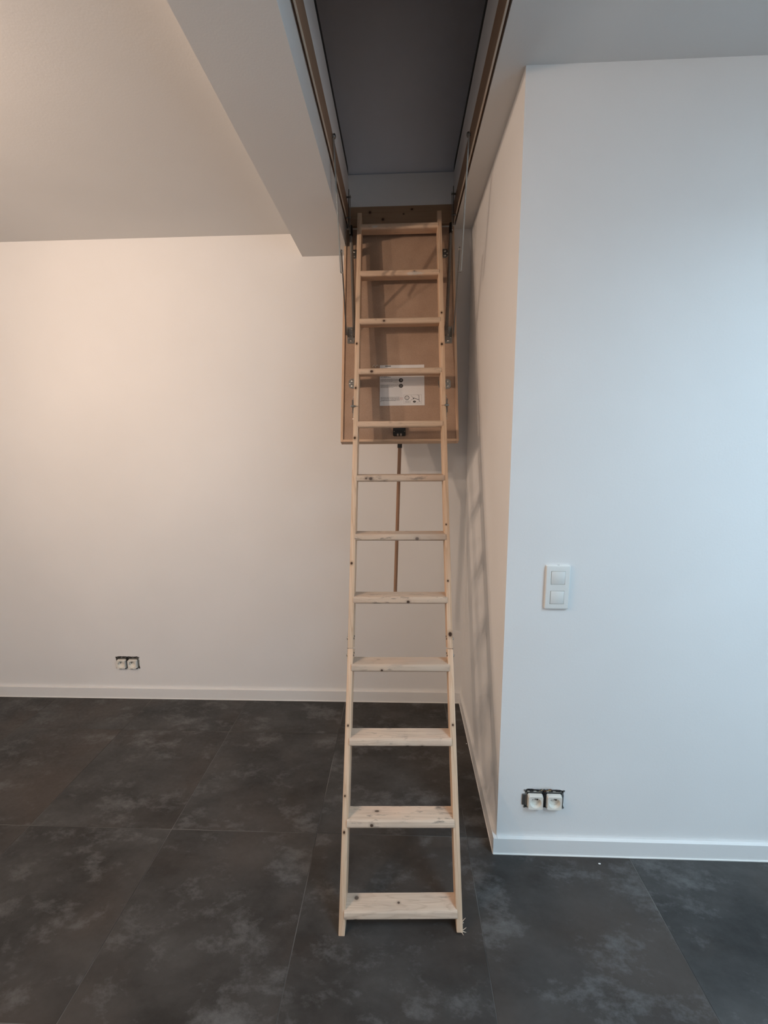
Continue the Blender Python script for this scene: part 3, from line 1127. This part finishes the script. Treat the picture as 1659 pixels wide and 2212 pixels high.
# ------------------------------------------------------------------ sockets without their cover frames
def double_socket(x, z, y, label, group=None, flip=1):
    th = thing('wall_socket', label, 'socket', (x, y, z))
    WMs = wall_frame(x, z, y)
    r = random.Random(int(abs(x) * 1000))
    # ragged dark box opening and mounting plates
    bm = bm_new()
    pts = []
    n = 44
    for k in range(n):
        a = 2 * math.pi * k / n
        ca, sa = math.cos(a), math.sin(a)
        m_ = max(abs(ca) / .0715, abs(sa) / .0385)
        j = 1 + r.uniform(-.035, .035)
        pts.append((ca / m_ * j, sa / m_ * j))
    add_prism(bm, pts, .0002, .0010)
    obj('wall_box', bm, M['dark_gap'], th, WMs)
    for cx in (-.0355, .0355):
        bm = bm_new()
        for lo, hi in (((-.034, -.0365), (.034, -.030)), ((-.034, .027), (.034, .0335)), ((-.0345, -.0365), (-.029, .0335)), ((.029, -.0365), (.0345, .0335))):
            add_box(bm, (lo[0], lo[1], .0012), (hi[0], hi[1], .0024))
        add_box(bm, (-.036 if cx < 0 else .030, -.02, .0012), (-.030 if cx < 0 else .036, .018, .0020))
        o = obj('mounting_plate', bm, M['steel'], th, WMs @ Matrix.Translation((cx, 0, 0)))
        # claws and ends of the plate
        bm = bm_new()
        for ay in (.0345, -.0385):
            add_box(bm, (-.020, ay - .003, .0012), (-.006, ay + .003, .006))
            add_box(bm, (.006, ay - .003, .0012), (.022, ay + .003, .0045))
        obj('claw', bm, M['black'], o, WMs @ Matrix.Translation((cx, 0, 0)))['kind'] = 'stuff'
        # insert: square block with a round recess
        T0, T1 = .0024, .0185
        S = .0262
        R = .0205
        bm = bm_new()
        nseg = 40
        sq, ring, floor_r, skirt = [], [], [], []
        for k in range(nseg):
            a = 2 * math.pi * (k + .5) / nseg
            ca, sa = math.cos(a), math.sin(a)
            m_ = max(abs(ca), abs(sa))
            sq.append(bm.verts.new((ca / m_ * S, sa / m_ * S - .0015, T1)))
            skirt.append(bm.verts.new((ca / m_ * (S + .0018), sa / m_ * (S + .0018) - .0015, T0)))
            ring.append(bm.verts.new((ca * R, sa * R - .0015, T1 - .0008)))
            floor_r.append(bm.verts.new((ca * R * .93, sa * R * .93 - .0015, .0032)))
        for k in range(nseg):
            k2 = (k + 1) % nseg
            bm.faces.new((sq[k], sq[k2], ring[k2], ring[k]))
            bm.faces.new((ring[k], ring[k2], floor_r[k2], floor_r[k]))
            bm.faces.new((sq[k], skirt[k], skirt[k2], sq[k2]))
        bm.faces.new(floor_r)
        ins = obj('socket_insert', bm, M['socket'], th, WMs @ Matrix.Translation((cx * .972, -.0042, 0)), smooth=True)
        bm = bm_new()
        for hx in (-.0095, .0095):
            add_cyl(bm, (hx, .0015, .0030), (hx, .0015, .0036), .0030, 12)
        obj('pin_hole', bm, M['dark_gap'], ins, WMs @ Matrix.Translation((cx * .972, -.0042, 0)))['kind'] = 'stuff'
        bm = bm_new()
        add_cyl(bm, (0, .0115, .003), (0, .0115, .014), .0024, 10)
        obj('earth_pin', bm, M['bolt'], ins, WMs @ Matrix.Translation((cx * .972, -.0042, 0)), smooth=True)
    # centre bridge between the two inserts
    bm = bm_new()
    add_box(bm, (-.0065, -.034, .001), (.0065, .032, .005))
    add_box(bm, (-.003, .006, .005), (.004, .024, .008))
    obj('bridge', bm, M['black'], th, WMs)
    bm = bm_new()
    for ex in (-.0715, .0715):
        for ey in (.034, -.036):
            add_box(bm, (ex - .003, ey - .003, .0004), (ex + .003, ey + .003, .0030))
    obj('corner_lug', bm, M['steel'], th, WMs)['kind'] = 'stuff'
    return th, WMs


so, WMs = double_socket(.5335, .2330, YF, 'uncovered white double socket low on the right wall with loose wires above')
for k, (m_, rad, pts) in enumerate((
        (mat('black_wire', (.02, .018, .016), .5), .0016, [(-.050, .030, .003), (-.041, .043, .008), (-.028, .045, .010), (-.014, .040, .011), (-.006, .044, .011), (.008, .046, .010), (.020, .043, .008), (.034, .039, .004)]),
        (mat('yellow_wire', (.55, .42, .18), .5), .0014, [(-.020, .031, .003), (-.012, .040, .007), (.000, .043, .009), (.012, .041, .009), (.024, .036, .004)]),
        (mat('brown_wire', (.16, .07, .035), .5), .0016, [(-.002, .032, .004), (.008, .043, .010), (.016, .048, .011), (.024, .044, .008), (.030, .037, .003)]))):
    bm = bm_new()
    add_tube(bm, [WMs @ Vector(p) for p in pts], rad, 6)
    obj('wire', bm, m_, so, smooth=True)
bm = bm_new()
add_box(bm, (-.0815, -.026, .0008), (-.0675, .020, .0045))
bevel(bm, .0018, 2)
obj('side_clip', bm, M['steel_dark'], so, WMs)
double_socket(-1.6795, .2330, YB, 'uncovered white double socket low on the back wall far left of the ladder')

# ------------------------------------------------------------------ crumbs of plaster on the tiles
for k, (x, y, lab) in enumerate(((.735, 1.395, 'tiny white plaster crumb in front of the right skirting board'),
                                 (.339, 2.03, 'tiny white plaster speck beside the side wall skirting board'))):
    bm = bm_new()
    bmesh.ops.create_icosphere(bm, subdivisions=1, radius=.0028)
    rr = random.Random(k)
    for v in bm.verts:
        v.co = Vector((v.co.x * (1.9 if k == 0 else 1), v.co.y, v.co.z * .6)) * rr.uniform(.75, 1.2)
    zmin = min(v.co.z for v in bm.verts)
    for v in bm.verts:
        v.co.z -= zmin
    o = obj('plaster_crumb', bm, M['caulk'], None, Matrix.Translation((x, y, 0)))
    tag(o, lab, 'crumb')
